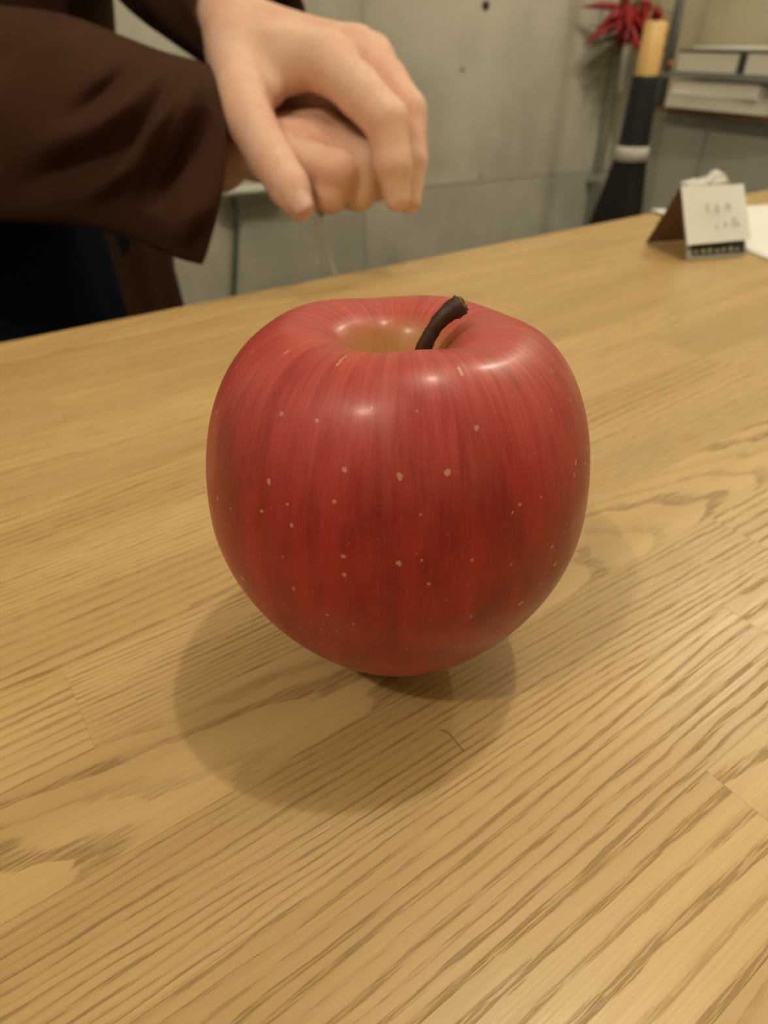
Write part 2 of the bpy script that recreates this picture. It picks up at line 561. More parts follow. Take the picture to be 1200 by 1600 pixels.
def tp(u, w, z=0.0):
    g = DU * u + DN * (WN - w)
    return np.array([g[0], g[1], z])


SW, TH = 0.0265, 0.030
NROW = 23
UMIN, UMAX = -0.62, 0.95
ctr = tp((UMIN + UMAX) / 2, NROW * SW / 2, FLOOR_Z)
table = empty('counter_table', ctr, math.pi / 2 - AZ)
tag(table, 'light oak counter table of glued staves under the red apple', 'table')
known = {3: 0.0307, 9: -0.002, 11: 0.184, 12: 0.150, 13: 0.102}
# pith offset sideways, pith depth, rings per metre, slant: picked per row where the photograph shows the figure
fig = {}
FIG = {(13, 1): (.060, .004, .20, .004), (12, 1): (-.052, .010, .36, -.004), (11, 1): (.070, .012, .56, .0), (10, 1): (.006, .030, .50, .0),
       (9, 2): (.075, .01, .60, .0), (9, 1): (-.06, .02, .40, .01), (14, 1): (-.05, .01, .24, .0), (13, 2): (.01, .05, .25, .0), (12, 2): (.012, .06, .3, .0), (11, 2): (.05, .03, .25, .01)}
for r in range(NROW):
    if r in known:
        cuts = [known[r]]
        cuts = [known[r] - 0.42 - 0.05 * (r % 3), known[r], known[r] + 0.47 + 0.04 * (r % 4)]
    else:
        k = random.uniform(-0.40, -0.30) if r > 5 else random.uniform(-0.5, -0.35)
        cuts = [k, k + random.uniform(0.62, 0.72), k + 1.05]
        if r in (10, 8): cuts = [-0.40, 0.30, 0.75]
    us = [UMIN] + [c for c in cuts if UMIN + 0.05 < c < UMAX - 0.05] + [UMAX]
    for j in range(len(us) - 1):
        u0, u1 = us[j], us[j + 1]
        w0 = 0.0015 + r * SW if r else 0.0
        w1 = 0.0015 + (r + 1) * SW
        g = 0.000004
        mb = MB()
        mb.box(tp(u0 + g, w1 - g, -TH), v3(DU, u1 - u0 - 2 * g), v3(DN, w1 - w0 - 2 * g), UZ * TH, 0.00005 if r else 0.0008)
        o = mb.out('stave', M_WOOD, table, False)
        off = random.choice((-1, 1)) * random.uniform(0.018, 0.075)
        dep = random.uniform(0.004, 0.05)
        fq = random.uniform(0.26, 0.58)
        sl = random.uniform(-0.02, 0.02)
        if (r, j) in FIG: off, dep, fq, sl = FIG[(r, j)]
        o.color = ((off + 0.1) / 0.2, dep / 0.1, fq, (sl + 0.1) / 0.2)
        fig[(r, j)] = o
mb = MB(); mb.box(tp(UMIN + 0.05, 0.52, FLOOR_Z), v3(DU, UMAX - UMIN - 0.12), v3(DN, 0.40), UZ * (-TH - FLOOR_Z - 0.0002))
mb.out('counter_base', M_WOODSIDE, table, False)

# ------------------------------------------------------------------ apple
AX, AY, R = 0.0026, 0.1177, 0.0388
apple = empty('apple', (AX, AY, 0.0))
tag(apple, 'large glossy red apple with pale speckles standing on the oak counter', 'apple')
ZW, ZT = 1.2232, 2.145


def apple_profile():
    out = [(0.0, 0.16), (0.06, 0.13), (0.13, 0.06), (0.19, 0.012), (0.235, 0.0)]
    u = np.linspace(0.0, 1, 26)[1:]
    for q in u:
        out.append((0.235 + 0.765 * (1 - (1 - q) ** 1.857) ** (1 / 1.03), q * ZW))
    u = np.sin(np.linspace(0, math.pi / 2, 18))[1:]
    for q in u:
        out.append((0.506 + 0.494 * (1 - q ** 2.12) ** (1 / 1.958), ZW + q * (ZT - ZW)))
    inn = catmull([(0.506, ZT), (0.43, ZT - 0.008), (0.35, ZT - 0.035), (0.27, ZT - 0.10), (0.195, ZT - 0.23), (0.12, ZT - 0.42), (0.05, ZT - 0.56), (0.0, ZT - 0.58)], 5)
    out += [tuple(q) for q in inn[1:]]
    return np.array(out)


prof = apple_profile()
NA = 128
V, F = [], []
TILT_X, TILT_Y = 0.0, -0.012
for (r, z) in prof:
    for k in range(NA):
        a = 2 * math.pi * k / NA
        top = max(0.0, (z - 1.4) / 0.77)
        lobe = 1 + 0.004 * math.cos(5 * a + 0.6) * (0.3 + top) + 0.006 * math.cos(2 * a + 1.0)
        rr = r * lobe
        zz = z
        if z > 1.4:
            zz += 0.045 * top * top * (-math.sin(a)) * min(1, r / 0.4)          # front shoulder higher than the back
            zz += 0.010 * top * math.cos(5 * a + 0.6) * min(1, r / 0.3)
        V.append((rr * math.cos(a) * R + TILT_X * zz * R, rr * math.sin(a) * R + TILT_Y * zz * R, zz * R))
for i in range(len(prof) - 1):
    for k in range(NA):
        k2 = (k + 1) % NA
        F.append((i * NA + k, i * NA + k2, (i + 1) * NA + k2, (i + 1) * NA + k))
m = bpy.data.meshes.new('fruit_body')
m.from_pydata(V, [], F); m.validate(); m.update()
m.polygons.foreach_set('use_smooth', [True] * len(m.polygons))
m.materials.append(apple_material(0))
fruit = bpy.data.objects.new('fruit_body', m); fruit.parent = apple; COL.objects.link(fruit)
sm = fruit.modifiers.new('sub', 'SUBSURF'); sm.levels = 1; sm.render_levels = 1

sp = catmull([(AX + 0.001, AY, 0.056), (AX + 0.002, AY - 0.001, 0.068), (AX + 0.0040, AY - 0.001, 0.0765), (AX + 0.0072, AY, 0.0830), (AX + 0.0113, AY + 0.001, 0.0862)], 7)
rad = np.interp(np.linspace(0, 1, len(sp)), [0, .5, .8, .93, 1], [0.00140, 0.00135, 0.00150, 0.00185, 0.00195])
mb = MB(); mb.tube(sp, list(rad), 14)
jit = rng.normal(0, 0.00009, (len(mb.v), 3)); mb.v = [tuple(np.array(p) + q) for p, q in zip(mb.v, jit)]
stem = mb.out('stem', M_STEM, apple)
tag(stem, 'dark brown curved stem')
tt = sp[-1] - sp[-2]; tt /= np.linalg.norm(tt)
mb = MB(); mb.tube([sp[-1] - tt * 0.0001, sp[-1] + tt * 0.0004, sp[-1] + tt * 0.0006], [0.00185, 0.0016, 0.0010], 12)
jit = rng.normal(0, 0.00018, (len(mb.v), 3)); mb.v = [tuple(np.array(p) + q) for p, q in zip(mb.v, jit)]
mb.out('stem_cut_end', M_STEMCUT, stem, False)

# tiny fibre on the table in front of the apple
fp = catmull([(0.0125, 0.0905, 0.0003), (0.0140, 0.0897, 0.0005), (0.0152, 0.0880, 0.0006), (0.0172, 0.0850, 0.0003)], 6)
mb = MB(); mb.tube(fp, 0.00016, 6)
tag(mb.out('fibre', M_FIBRE), 'tiny bent brown fibre lying on the counter before the apple', 'fibre')

# ------------------------------------------------------------------ the person
person = empty('person', (-0.39, 0.72, FLOOR_Z))
tag(person, 'person in a wide-sleeved brown jacket clasping one hand over the other', 'person')


def chain(p, pts, k=0.004):
    d = None
    for (a, ra), (b, rb) in zip(pts[:-1], pts[1:]):
        q = cone(p, a, b, ra, rb)
        d = q if d is None else smin(d, q, k)
    return d


def pp(lst): return [(W(x, y, d), r) for x, y, d, r in lst]


def hand_fn(arm, metac, fingers, extra, kp=0.010, kf=0.008):
    arm_, met_, fin_, ext_ = pp(arm), [pp(q) for q in metac], [pp(q) for q in fingers], [pp(q) for q in extra]

    def fn(p):
        palm = chain(p, arm_, 0.01)
        for q in met_ + ext_: palm = smin(palm, chain(p, q), kp)
        tot = None
        for q in fin_:
            d = chain(p, q, 0.003)
            d = smin(palm, d, kf)
            tot = d if tot is None else smin(tot, d, 0.0006)
        return tot
    pts = [c for grp in met_ + fin_ + ext_ for c, r in grp]
    return fn, np.min(pts, 0) - 0.030, np.max(pts, 0) + 0.024, (lambda p: chain(p, arm_, 0.01)), np.min([c for c, r in arm_], 0) - .05, np.max([c for c, r in arm_], 0) + .05


LH = dict(
    arm=[(110, -300, .575, .034), (200, -160, .525, .032), (275, -72, .490, .029), (330, 10, .462, .0245), (362, 50, .446, .0215)],
    metac=[[(372, 72, .436, .018), (512, 101, .408, .0150)],
           [(380, 53, .442, .018), (556, 86, .419, .0148)],
           [(388, 45, .452, .017), (580, 92, .437, .0135)],
           [(392, 42, .462, .016), (586, 104, .456, .0125)],
           [(368, 88, .432, .0185), (380, 160, .410, .0155)]],
    fingers=[[(380, 160, .410, .0150), (390, 188, .404, .0150), (427, 252, .394, .0134), (452, 293, .389, .0120), (468, 322, .387, .0085)],
             [(508, 98, .409, .0148), (560, 142, .398, .0140), (604, 190, .389, .0130), (615, 258, .393, .0108), (620, 309, .400, .0080)],
             [(556, 86, .421, .0142), (604, 128, .415, .0128), (636, 174, .412, .0120), (643, 250, .414, .0098), (640, 314, .420, .0075)],
             [(580, 92, .440, .0132), (641, 186, .436, .0108), (643, 255, .436, .0096), (630, 308, .440, .0080)],
             [(586, 104, .458, .0122), (622, 195, .455, .0102), (616, 250, .453, .0092), (600, 285, .452, .008)]],
    extra=[[(395, 112, .428, .0140), (450, 116, .420, .0105)], [(392, 140, .420, .0100), (422, 146, .418, .0070)],
           [(430, 105, .450, .0170), (540, 130, .448, .0150)], [(440, 140, .455, .0140), (530, 165, .455, .0130)], [(500, 160, .452, .0140), (575, 200, .450, .0130)]])
RH = dict(
    arm=[(-60, 250, .46, .040), (200, 262, .445, .031), (335, 240, .436, .0235)],
    metac=[[(350, 240, .428, .0150), (450, 240, .414, .0118)],
           [(355, 232, .434, .0150), (490, 218, .427, .0126)],
           [(360, 226, .444, .0150), (508, 206, .440, .0140)],
           [(365, 224, .452, .0150), (516, 200, .455, .0140)],
           [(365, 240, .457, .0150), (440, 258, .464, .0135)]],
    fingers=[[(450, 240, .414, .0115), (486, 253, .405, .0110), (524, 268, .401, .0120), (516, 306, .407, .0098), (478, 302, .420, .0085)],
             [(490, 218, .427, .0124), (532, 234, .418, .0117), (572, 256, .412, .0124), (560, 303, .417, .0100), (520, 300, .431, .0085)],
             [(508, 214, .438, .0130), (600, 248, .429, .0118), (590, 288, .434, .0098), (550, 290, .445, .0085)],
             [(516, 214, .452, .0128), (604, 250, .447, .0112), (590, 286, .451, .0098), (552, 286, .457, .0085)],
             [(440, 258, .464, .0130), (505, 274, .467, .0118), (545, 286, .465, .0095)]],
    extra=[])
bv, bf = [], []


def add_body(V, F):
    n = sum(len(q) for q in bv)
    bv.append(V); bf.append(F + n)


for hd in (LH, RH):
    fn, lo, hi, fa, la, ha = hand_fn(kf=0.008 if hd is LH else 0.004, kp=0.010 if hd is LH else 0.006, **hd)
    V, F = nets(fn, lo, hi, 0.0014)
    add_body(V, F)
    V, F = nets(lambda p: fa(p) + 0.0006, la, ha, 0.005)
    add_body(V, F)

TOR = np.array([-0.39, 0.72])
FW = np.array([0.93, -0.36]); FW /= np.linalg.norm(FW); LF = np.array([-FW[1], FW[0]])


def bp(f, l, z): return np.array([*(TOR + FW * f + LF * l), z])      # body frame: forward, left, height above the counter


LE, RE = np.array([-0.335, 0.87, 0.30]), np.array([-0.40, 0.560, 0.090])
LSH, RSH = bp(0, .18, .42), bp(0, -.18, .42)
Rb = np.array([[FW[0], LF[0], 0], [FW[1], LF[1], 0], [0, 0, 1]])


def body_fn(p, grow=0.0, limbs=True, head=True, legs=True, fore=True):
    d = cone(p, bp(0, 0, -.02), bp(0, 0, .12), .125, .12)
    d = smin(d, ellipsoid(p, bp(0.01, 0, .30), (.115, .165, .20), Rb), .10)
    d = smin(d, ellipsoid(p, bp(-0.01, 0, -.05), (.125, .16, .13), Rb), .08)
    d = smin(d, cone(p, LSH, RSH, .055, .055), .06)
    if limbs:
        for s_, e_ in ((LSH, LE), (RSH, RE)): d = smin(d, cone(p, s_, e_, .052, .042), .04)
        if fore:
            d = smin(d, cone(p, LE, W(110, -300, .575), .036, .034), .02)
            d = smin(d, cone(p, RE, W(200, 262, .445), .042, .031), .02)
    if legs:
        for l in (-.085, .085):
            d = smin(d, cone(p, bp(0, l, -.12), bp(.0, l, -.50), .085, .055), .05)
            d = smin(d, cone(p, bp(0, l, -.50), bp(-.01, l, -.87), .055, .036), .03)
            d = smin(d, cone(p, bp(-.01, l, -.915), bp(.15, l, -.925), .034, .024), .02)
    if head:
        d = smin(d, cone(p, bp(0.0, 0, .44), bp(.03, 0, .55), .055, .052), .03)
        d = smin(d, ellipsoid(p, bp(.045, 0, .665), (.095, .075, .115), Rb), .03)
        d = smin(d, ellipsoid(p, bp(.075, 0, .605), (.06, .055, .055), Rb), .03)
        d = smin(d, cone(p, bp(.132, 0, .675), bp(.150, 0, .640), .010, .016), .015)
        for l in (-1, 1):
            d = smin(d, ellipsoid(p, bp(.035, l * .078, .655), (.018, .010, .032), Rb), .008)
            d = np.maximum(d, -(np.sqrt(((p - bp(.140, l * .032, .672)) ** 2).sum(1)) - .014))
            d = smin(d, np.sqrt(((p - bp(.122, l * .032, .670)) ** 2).sum(1)) - .013, .004)
        d = smin(d, cone(p, bp(.128, -.022, .592), bp(.128, .022, .592), .010, .010), .006)
    return d - grow


V, F = nets(lambda p: body_fn(p), (-.62, .40, -.96), (-.08, 1.0, .80), 0.0095)
add_body(V, F)
body = build('body', np.vstack(bv), np.vstack(bf), M_SKIN, person)
smo = body.modifiers.new('smooth', 'SMOOTH'); smo.factor = 0.5; smo.iterations = 1


def nail(px, py, d, dirv, upv, w, l, parent):
    c = W(px, py, d); t = np.array(dirv, float); t /= np.linalg.norm(t)
    n_ = np.array(upv, float); n_ -= t * (n_ @ t); n_ /= np.linalg.norm(n_)
    s_ = np.cross(t, n_)
    v, f = [], []
    a, b = 9, 7
    for i in range(b):
        q = i / (b - 1) * 2 - 1
        for j in range(a):
            k = j / (a - 1) * 2 - 1
            ww = w * (1 - 0.25 * max(0, abs(q) - .3) ** 1.5)
            v.append(c + s_ * k * ww / 2 * (1 - .12 * q * q) + t * (q - 0.15 * k * k * np.sign(q)) * l / 2 - n_ * (k * k * w * 0.22 + q * q * l * 0.03))
    for i in range(b - 1):
        for j in range(a - 1): f.append((i * a + j, i * a + j + 1, (i + 1) * a + j + 1, (i + 1) * a + j))
    o = build('fingernail', v, f, M_NAIL, parent)
    so = o.modifiers.new('solid', 'SOLIDIFY'); so.thickness = 0.0006; so.offset = 0
    return o


view = -W(468, 310, 1.0)
tdir = W(468, 321, .386) - W(452, 293, .388)
nail(466, 311, .3776, tdir, W(466, 296, .30) - W(464, 312, .386), 0.0150, 0.0165, body)

# jacket: trunk, then the two wide sleeves
V, F = nets(lambda p: np.maximum(body_fn(p, 0.012, True, False, False, False), np.maximum(-(p[:, 2] + .16), p[:, 2] - .47)), (-.62, .40, -.20), (-.10, 1.0, .50), 0.009)
jacket = build('jacket', V, F, M_JACKET, person)
smo = jacket.modifiers.new('smooth', 'SMOOTH'); smo.factor = 0.5; smo.iterations = 4


def sleeve_rings(rings, ridges, n=96, per=9, name='sleeve', seams=()):
    """rings: (top, middle, bottom photo points, depth, half depth); lofted, then pushed along ridges"""
    arr = np.array([[*t, *m, *b, d, hd] for t, m, b, d, hd in rings], float)
    arr = catmull(arr, per)
    V, F = [], []
    for i, q in enumerate(arr):
        for k in range(n):
            a = 2 * math.pi * k / n
            c = (1 - math.cos(a)) / 2                     # 0 top .. 1 bottom
            w0, w1, w2 = (1 - c) * (1 - 2 * c), 4 * c * (1 - c), c * (2 * c - 1)
            x = w0 * q[0] + w1 * q[2] + w2 * q[4]
            y = w0 * q[1] + w1 * q[3] + w2 * q[5]
            fat = abs(math.sin(a)) ** 0.75 * (1.12 - 0.75 * c ** 1.5)
            d = q[6] - math.copysign(1, math.sin(a)) * fat * q[7]
            for (x1, y1, x2, y2, wd, amp) in ridges:
                ax, ay = x2 - x1, y2 - y1
                h = max(0, min(1, ((x - x1) * ax + (y - y1) * ay) / (ax * ax + ay * ay)))
                dd = math.hypot(x - x1 - h * ax, y - y1 - h * ay) / wd
                if dd < 3: d -= amp * math.exp(-dd * dd) * (1 if math.sin(a) > 0 else 0.3) * math.sin(math.pi * min(1, max(0.12, h * .9 + .1)))
            V.append(W(x, y, d))
    m_ = len(arr)
    for i in range(m_ - 1):
        for k in range(n):
            k2 = (k + 1) % n
            F.append((i * n + k, (i + 1) * n + k, (i + 1) * n + k2, i * n + k2))
    o = build(name, V, F, M_JACKET, jacket)
    so = o.modifiers.new('solid', 'SOLIDIFY'); so.thickness = 0.0022; so.offset = -1
    return o


sleeve_rings([((327, 100), (353, 245), (316, 414), .425, .036),
              ((300, 92), (320, 238), (278, 404), .425, .040),
              ((250, 78), (258, 225), (215, 378), .425, .046),
              ((190, 55), (182, 205), (140, 356), .425, .052),
              ((110, 25), (92, 190), (50, 348), .43, .056),
              ((20, 10), (0, 180), (-40, 345), .44, .060),
              ((-120, 0), (-130, 170), (-160, 345), .455, .064),
              ((-260, -20), (-270, 160), (-290, 342), .470, .070),
              ((-400, -50), (-410, 145), (-420, 335), .485, .074),
              ((-520, 20), (-525, 150), (-530, 290), .495, .055),
              ((-560, 110), (-562, 150), (-564, 195), .500, .015)],
             [(330, 165, 235, 335, 26, -0.016), (225, 95, 95, 205, 17, -0.009), (255, 95, 120, 235, 20, 0.007),
              (298, 110, 205, 255, 13, 0.006), (275, 120, 190, 240, 10, -0.005), (310, 120, 250, 270, 12, 0.005),
              (330, 300, 270, 385, 24, 0.009), (200, 170, 40, 250, 26, 0.006), (190, 215, 20, 300, 24, -0.008), (60, 60, -80, 130, 26, -0.006),
              (309, 100, 333, 245, 4, -0.0016), (333, 245, 296, 404, 4, -0.0016), (284, 92, 300, 240, 5, 0.002), (300, 240, 262, 395, 5, 0.002),
              (150, 40, 30, 90, 18, 0.005), (215, 250, 120, 320, 15, 0.006), (255, 215, 215, 330, 9, -0.004)])

# cuff seam stitched round the near sleeve's end is left to the loft; far sleeve as a tube round the left wrist
cen = [W(396, 40, .452), W(345, -8, .466), W(275, -75, .490), W(200, -160, .525), W(110, -300, .575), LE]
cen = catmull(np.array(cen), 8)
mbv, mbf = [], []
nn = 64
for i, c in enumerate(cen):
    t = cen[min(i + 1, len(cen) - 1)] - cen[max(i - 1, 0)]; t /= np.linalg.norm(t)
    s_ = np.cross(UZ, t); s_ /= np.linalg.norm(s_); u_ = np.cross(t, s_)
    f_ = i / (len(cen) - 1)
    k_ = max(0, 1 - i / 12)
    s_ = s_ * (1 - k_) + k_ * np.array([-.80, -.60, 0.0]); s_ /= np.linalg.norm(s_)
    u_ = u_ * (1 - k_) + k_ * np.array([-.10, .20, .97]); u_ /= np.linalg.norm(u_)
    for k in range(nn):
        a = 2 * math.pi * k / nn
        r_ = (0.040 + 0.022 * f_) * (1 + 0.05 * math.sin(3 * a + 9 * f_) + 0.03 * math.sin(7 * a - 14 * f_))
        mbv.append(c + r_ * (1.05 * math.cos(a) * s_ + math.sin(a) * u_))
for i in range(len(cen) - 1):
    for k in range(nn):
        k2 = (k + 1) % nn
        mbf.append((i * nn + k, i * nn + k2, (i + 1) * nn + k2, (i + 1) * nn + k))
o = build('sleeve', mbv, mbf, M_JACKET, jacket)
so = o.modifiers.new('solid', 'SOLIDIFY'); so.thickness = 0.0022; so.offset = -1

# lower skirt of the jacket, hanging open, and the dark apron wrapped over the near side
def skirt(name, mat, a0, a1, zt, zb, rt, rb, cx, cy, parent, fold=0.006, n=60, m_=24, fr=9):
    v, f = [], []
    for i in range(m_):
        q = i / (m_ - 1)
        for k in range(n):
            a = a0 + (a1 - a0) * k / (n - 1)
            r_ = rt + (rb - rt) * q + fold * q * math.sin(fr * a + 1.3) + 0.4 * fold * math.sin(2.3 * fr * a + 3 * q)
            v.append((cx + r_ * math.cos(a), cy + r_ * 0.95 * math.sin(a), zt + (zb - zt) * q))
    for i in range(m_ - 1):
        for k in range(n - 1): f.append((i * n + k, (i + 1) * n + k, (i + 1) * n + k + 1, i * n + k + 1))
    o = build(name, v, f, mat, parent)
    so = o.modifiers.new('solid', 'SOLIDIFY'); so.thickness = 0.002; so.offset = 0
    return o


skirt('jacket_skirt', M_JACKET, math.radians(-75), math.radians(150), 0.03, -0.24, 0.150, 0.172, -0.390, 0.72, jacket)
skirt('apron', M_NAVY, math.radians(-170), math.radians(-36), 0.10, -0.55, 0.165, 0.205, -0.390, 0.72, person, 0.005)
V, F = nets(lambda p: np.maximum(body_fn(p, 0.014, False, False, True), np.maximum(p[:, 2] - .04, -(p[:, 2] + .89))), (-.62, .45, -.93), (-.10, .98, .08), 0.010)
build('trousers', V, F, M_NAVY, person)
for l in (-.085, .085):
    V, F = nets(lambda p: np.maximum(smin(cone(p, bp(-.02, l, -.905), bp(.15, l, -.918), .044, .034), cone(p, bp(-.01, l, -.89), bp(-.01, l, -.86), .045, .045), .02), -(p[:, 2] - FLOOR_Z)),
                np.minimum(bp(-.08, l, -.96), bp(.22, l, -.96)) - .06, np.maximum(bp(-.08, l, -.84), bp(.22, l, -.84)) + .06, 0.006)
    build('shoe', V, F, M_SHOE, person)
V, F = nets(lambda p: np.maximum(ellipsoid(p, bp(.035, 0, .680), (.108, .088, .118), Rb), -np.minimum(ellipsoid(p, bp(.12, 0, .63), (.085, .075, .085), Rb), (p[:, 2] - .63) * 1.0 + 0.0 * p[:, 0])), (-.50, .52, .60), (-.16, .86, .84), 0.008)
build('hair', V, F, M_HAIR, person)

# clear film trailing from the fingers
mb = MB()
film = empty('clear_film_strip', W(512, 400, .425))
tag(film, 'thin clear strip of film trailing below the clasped fingers', 'film strip')
for pts, w_ in ((((498, 318, .418), (500, 345, .420), (510, 385, .424), (522, 420, .428), (527, 452, .432)), 0.0022),
                (((492, 318, .418), (490, 345, .421), (494, 380, .425), (497, 415, .429)), 0.0026)):
    pc = catmull([W(*q) for q in pts], 6)
    mb = MB(); mb.tube(pc, list(np.linspace(w_ * .9, w_ * .5, len(pc))), 8, True, [0.3] * len(pc))
    mb.out('strand', M_FILM, film)
mb = MB(); mb.tube([W(499, 322, .414), W(503, 338, .415)], [0.0028, 0.0016], 8, True, [.5, .5])
mb.out('knot', plain('olive_tie', (0.16, 0.14, 0.06), 0.6), film)

# ------------------------------------------------------------------ tent card, paper and napkin on the counter
Fl, Fr, Bl = np.array([.2073, .4674]), np.array([.2531, .4787]), np.array([.1945, .5136])
Br = Fr + Bl - Fl
APZ = 0.0418


def z3(p, z): return np.array([p[0], p[1], z])


ApL, ApR = z3((Fl + Bl) / 2, APZ), z3((Fr + Br) / 2, APZ)
card = empty('tent_card', z3((Fl + Br) / 2, 0))
tag(card, 'small folded tent card with a handwritten white note on its front', 'card')


def sheet(name, quad, mat, parent, th=0.0006, nrm=None, sub=1):
    q = [np.array(p, float) for p in quad]
    n_ = np.cross(q[1] - q[0], q[3] - q[0]); n_ /= np.linalg.norm(n_)
    v = [p for p in q] + [p + n_ * th for p in q]
    return build(name, v, [(3, 2, 1, 0), (4, 5, 6, 7), (0, 1, 5, 4), (1, 2, 6, 5), (2, 3, 7, 6), (3, 0, 4, 7)], mat, parent, False)


up0 = np.array([0, 0, 0.0007])
sheet('front_flap', [z3(Fl, 0.0004), z3(Fr, 0.0004), ApR, ApL], M_CARD, card, 0.0007)
sheet('back_flap', [z3(Br, 0.0004), z3(Bl, 0.0004), ApL, ApR], M_KRAFT, card, 0.0007)
fx = z3(Fr, 0) - z3(Fl, 0); fy = ApL - z3(Fl, 0)
fn_ = np.cross(fx, fy); fn_ /= np.linalg.norm(fn_)


def onf(a, b, h=0.0): return z3(Fl, 0) + fx * a + fy * b + fn_ * h


sheet('printed_strip', [onf(.08, .055, .0008), onf(.97, .055, .0008), onf(.97, .21, .0008), onf(.08, .21, .0008)], M_BLACKINK, card, 0.0002)
for k in range(7):
    a = .13 + k * .115
    sheet('print_mark', [onf(a, .09, .0011), onf(a + .05 + .02 * (k % 2), .09, .0011), onf(a + .05, .13 + .02 * (k % 3), .0011), onf(a, .13, .0011)], M_CARD, card, 0.0001)
note = sheet('note_paper', [onf(-.015, .20, .0030), onf(1.03, .215, .0042), onf(1.02, 1.0, .0012), onf(-.01, 1.0, .0012)], M_PAPER, card, 0.0004)
strokes = [[(.30, .70), (.40, .71)], [(.36, .76), (.33, .66), (.38, .62)], [(.46, .72), (.47, .64)], [(.52, .75), (.50, .62), (.56, .66)], [(.47, .69), (.56, .70)],
           [(.62, .66), (.66, .72), (.70, .64)], [(.68, .73), (.74, .66)],
           [(.47, .47), (.45, .41), (.50, .39)], [(.57, .44), (.67, .45)], [(.62, .48), (.62, .40)], [(.73, .50), (.82, .51)], [(.78, .54), (.74, .42), (.84, .44)], [(.80, .47), (.86, .41)]]
for st in strokes:
    mb = MB(); mb.tube([onf(a, b, .0041 + .001 * (1 - b)) for a, b in catmull(np.array(st), 4)], 0.00028, 5)
    mb.out('pen_stroke', M_INK, note)

TL = np.array([.2335, .6250]); ea = np.array([.981, .193]); eb = np.array([.190, -.982])
V, F = [], []
na, nb = 16, 22
for j in range(nb):
    for i in range(na):
        a, b = i / (na - 1), j / (nb - 1)
        p = TL + ea * .148 * a + eb * .210 * b
        V.append((p[0], p[1], 0.0012 + 0.0016 * abs(2 * a - 1) ** 5 * (0.5 + 0.5 * math.sin(7 * b + 2 * a))))
for j in range(nb - 1):
    for i in range(na - 1): F.append((j * na + i, (j + 1) * na + i, (j + 1) * na + i + 1, j * na + i + 1))
o = build('paper_sheet', V, F, M_PAPER, None)
so = o.modifiers.new('solid', 'SOLIDIFY'); so.thickness = 0.0008; so.offset = -1
tag(o, 'blank white paper sheet lying flat on the counter behind the tent card', 'paper')

# crumpled napkin behind the card
V, F = [], []
n1, n2 = 36, 18
for i in range(n2 + 1):
    for k in range(n1):
        a, b = 2 * math.pi * k / n1, math.pi * i / n2
        r_ = 1 + .22 * math.sin(3 * a + 2 * b) * math.sin(b) + .16 * math.sin(7 * a - 3 * b + 1) * math.sin(b) + .10 * math.sin(11 * b + 4 * a)
        p = np.array([.026 * r_ * math.sin(b) * math.cos(a), .012 * r_ * math.sin(b) * math.sin(a), .010 * r_ * math.cos(b)])
        p[2] += 0.010 * math.exp(-((p[0] - .018) / .010) ** 2) * (p[2] > 0)
        ca, sa = math.cos(math.radians(28)), math.sin(math.radians(28))
        V.append((.306 + p[0] * ca - p[1] * sa, 0.698 + p[0] * sa + p[1] * ca, max(0.0003, .0065 + p[2] * .72)))
for i in range(n2):
    for k in range(n1): F.append((i * n1 + k, (i + 1) * n1 + k, (i + 1) * n1 + (k + 1) % n1, i * n1 + (k + 1) % n1))
tag(build('crumpled_napkin', V, F, M_TISSUE, None, False), 'crumpled white paper napkin lying on the bare counter beyond the blank sheet', 'napkin')

# ------------------------------------------------------------------ shelf, books and cabinet on the right wall
cab = empty('grey_cabinet', rw(.48, .10, FLOOR_Z), 0)
tag(cab, 'plain grey cabinet under the books against the right wall', 'cabinet')
mb = MB(); mb.box(rw(.20, 0.002, FLOOR_Z), v3(G1, .44), v3(NR, .165), UZ * (0.0123 - FLOOR_Z)); mb.out('cabinet_body', M_GREYPANEL, cab, False)
for s0 in (.204, .422):
    mb = MB(); mb.box(rw(s0, .1672, FLOOR_Z + .06), v3(G1, .214), v3(NR, .012), UZ * (-0.01 - FLOOR_Z - .06), .002); d_ = mb.out('cabinet_door', M_GREYPANEL, cab, False)
mb = MB(); mb.box(rw(.30, 0.002, 0.0125), v3(G1, .36), v3(NR, .196), UZ * .0100, .001)
mb.out('wooden_top', M_ORANGEWOOD, cab, False)

rack = empty('shelf_rack', rw(.48, .10, 0.0235), 0)
tag(rack, 'grey steel rack with a thin shelf plate above the cabinet top', 'rack')
for s0 in (.312, .642):
    for q0 in (.014, .196):
        top = .46 if (s0 < .5 and q0 > .1) else .100
        mb = MB(); mb.tube([rw(s0, q0, .0232), rw(s0, q0, top)], .0090, 12); mb.out('post', M_STEEL, rack)
mb = MB(); mb.box(rw(.305, .008, .066), v3(G1, .345), v3(NR, .198), UZ * .003); pl = mb.out('shelf_plate', M_STEEL, rack, False)
mb = MB(); mb.box(rw(.305, .2062, .0655), v3(G1, .345), v3(NR, .0015), UZ * .010); mb.out('front_lip', M_STEEL, pl, False)


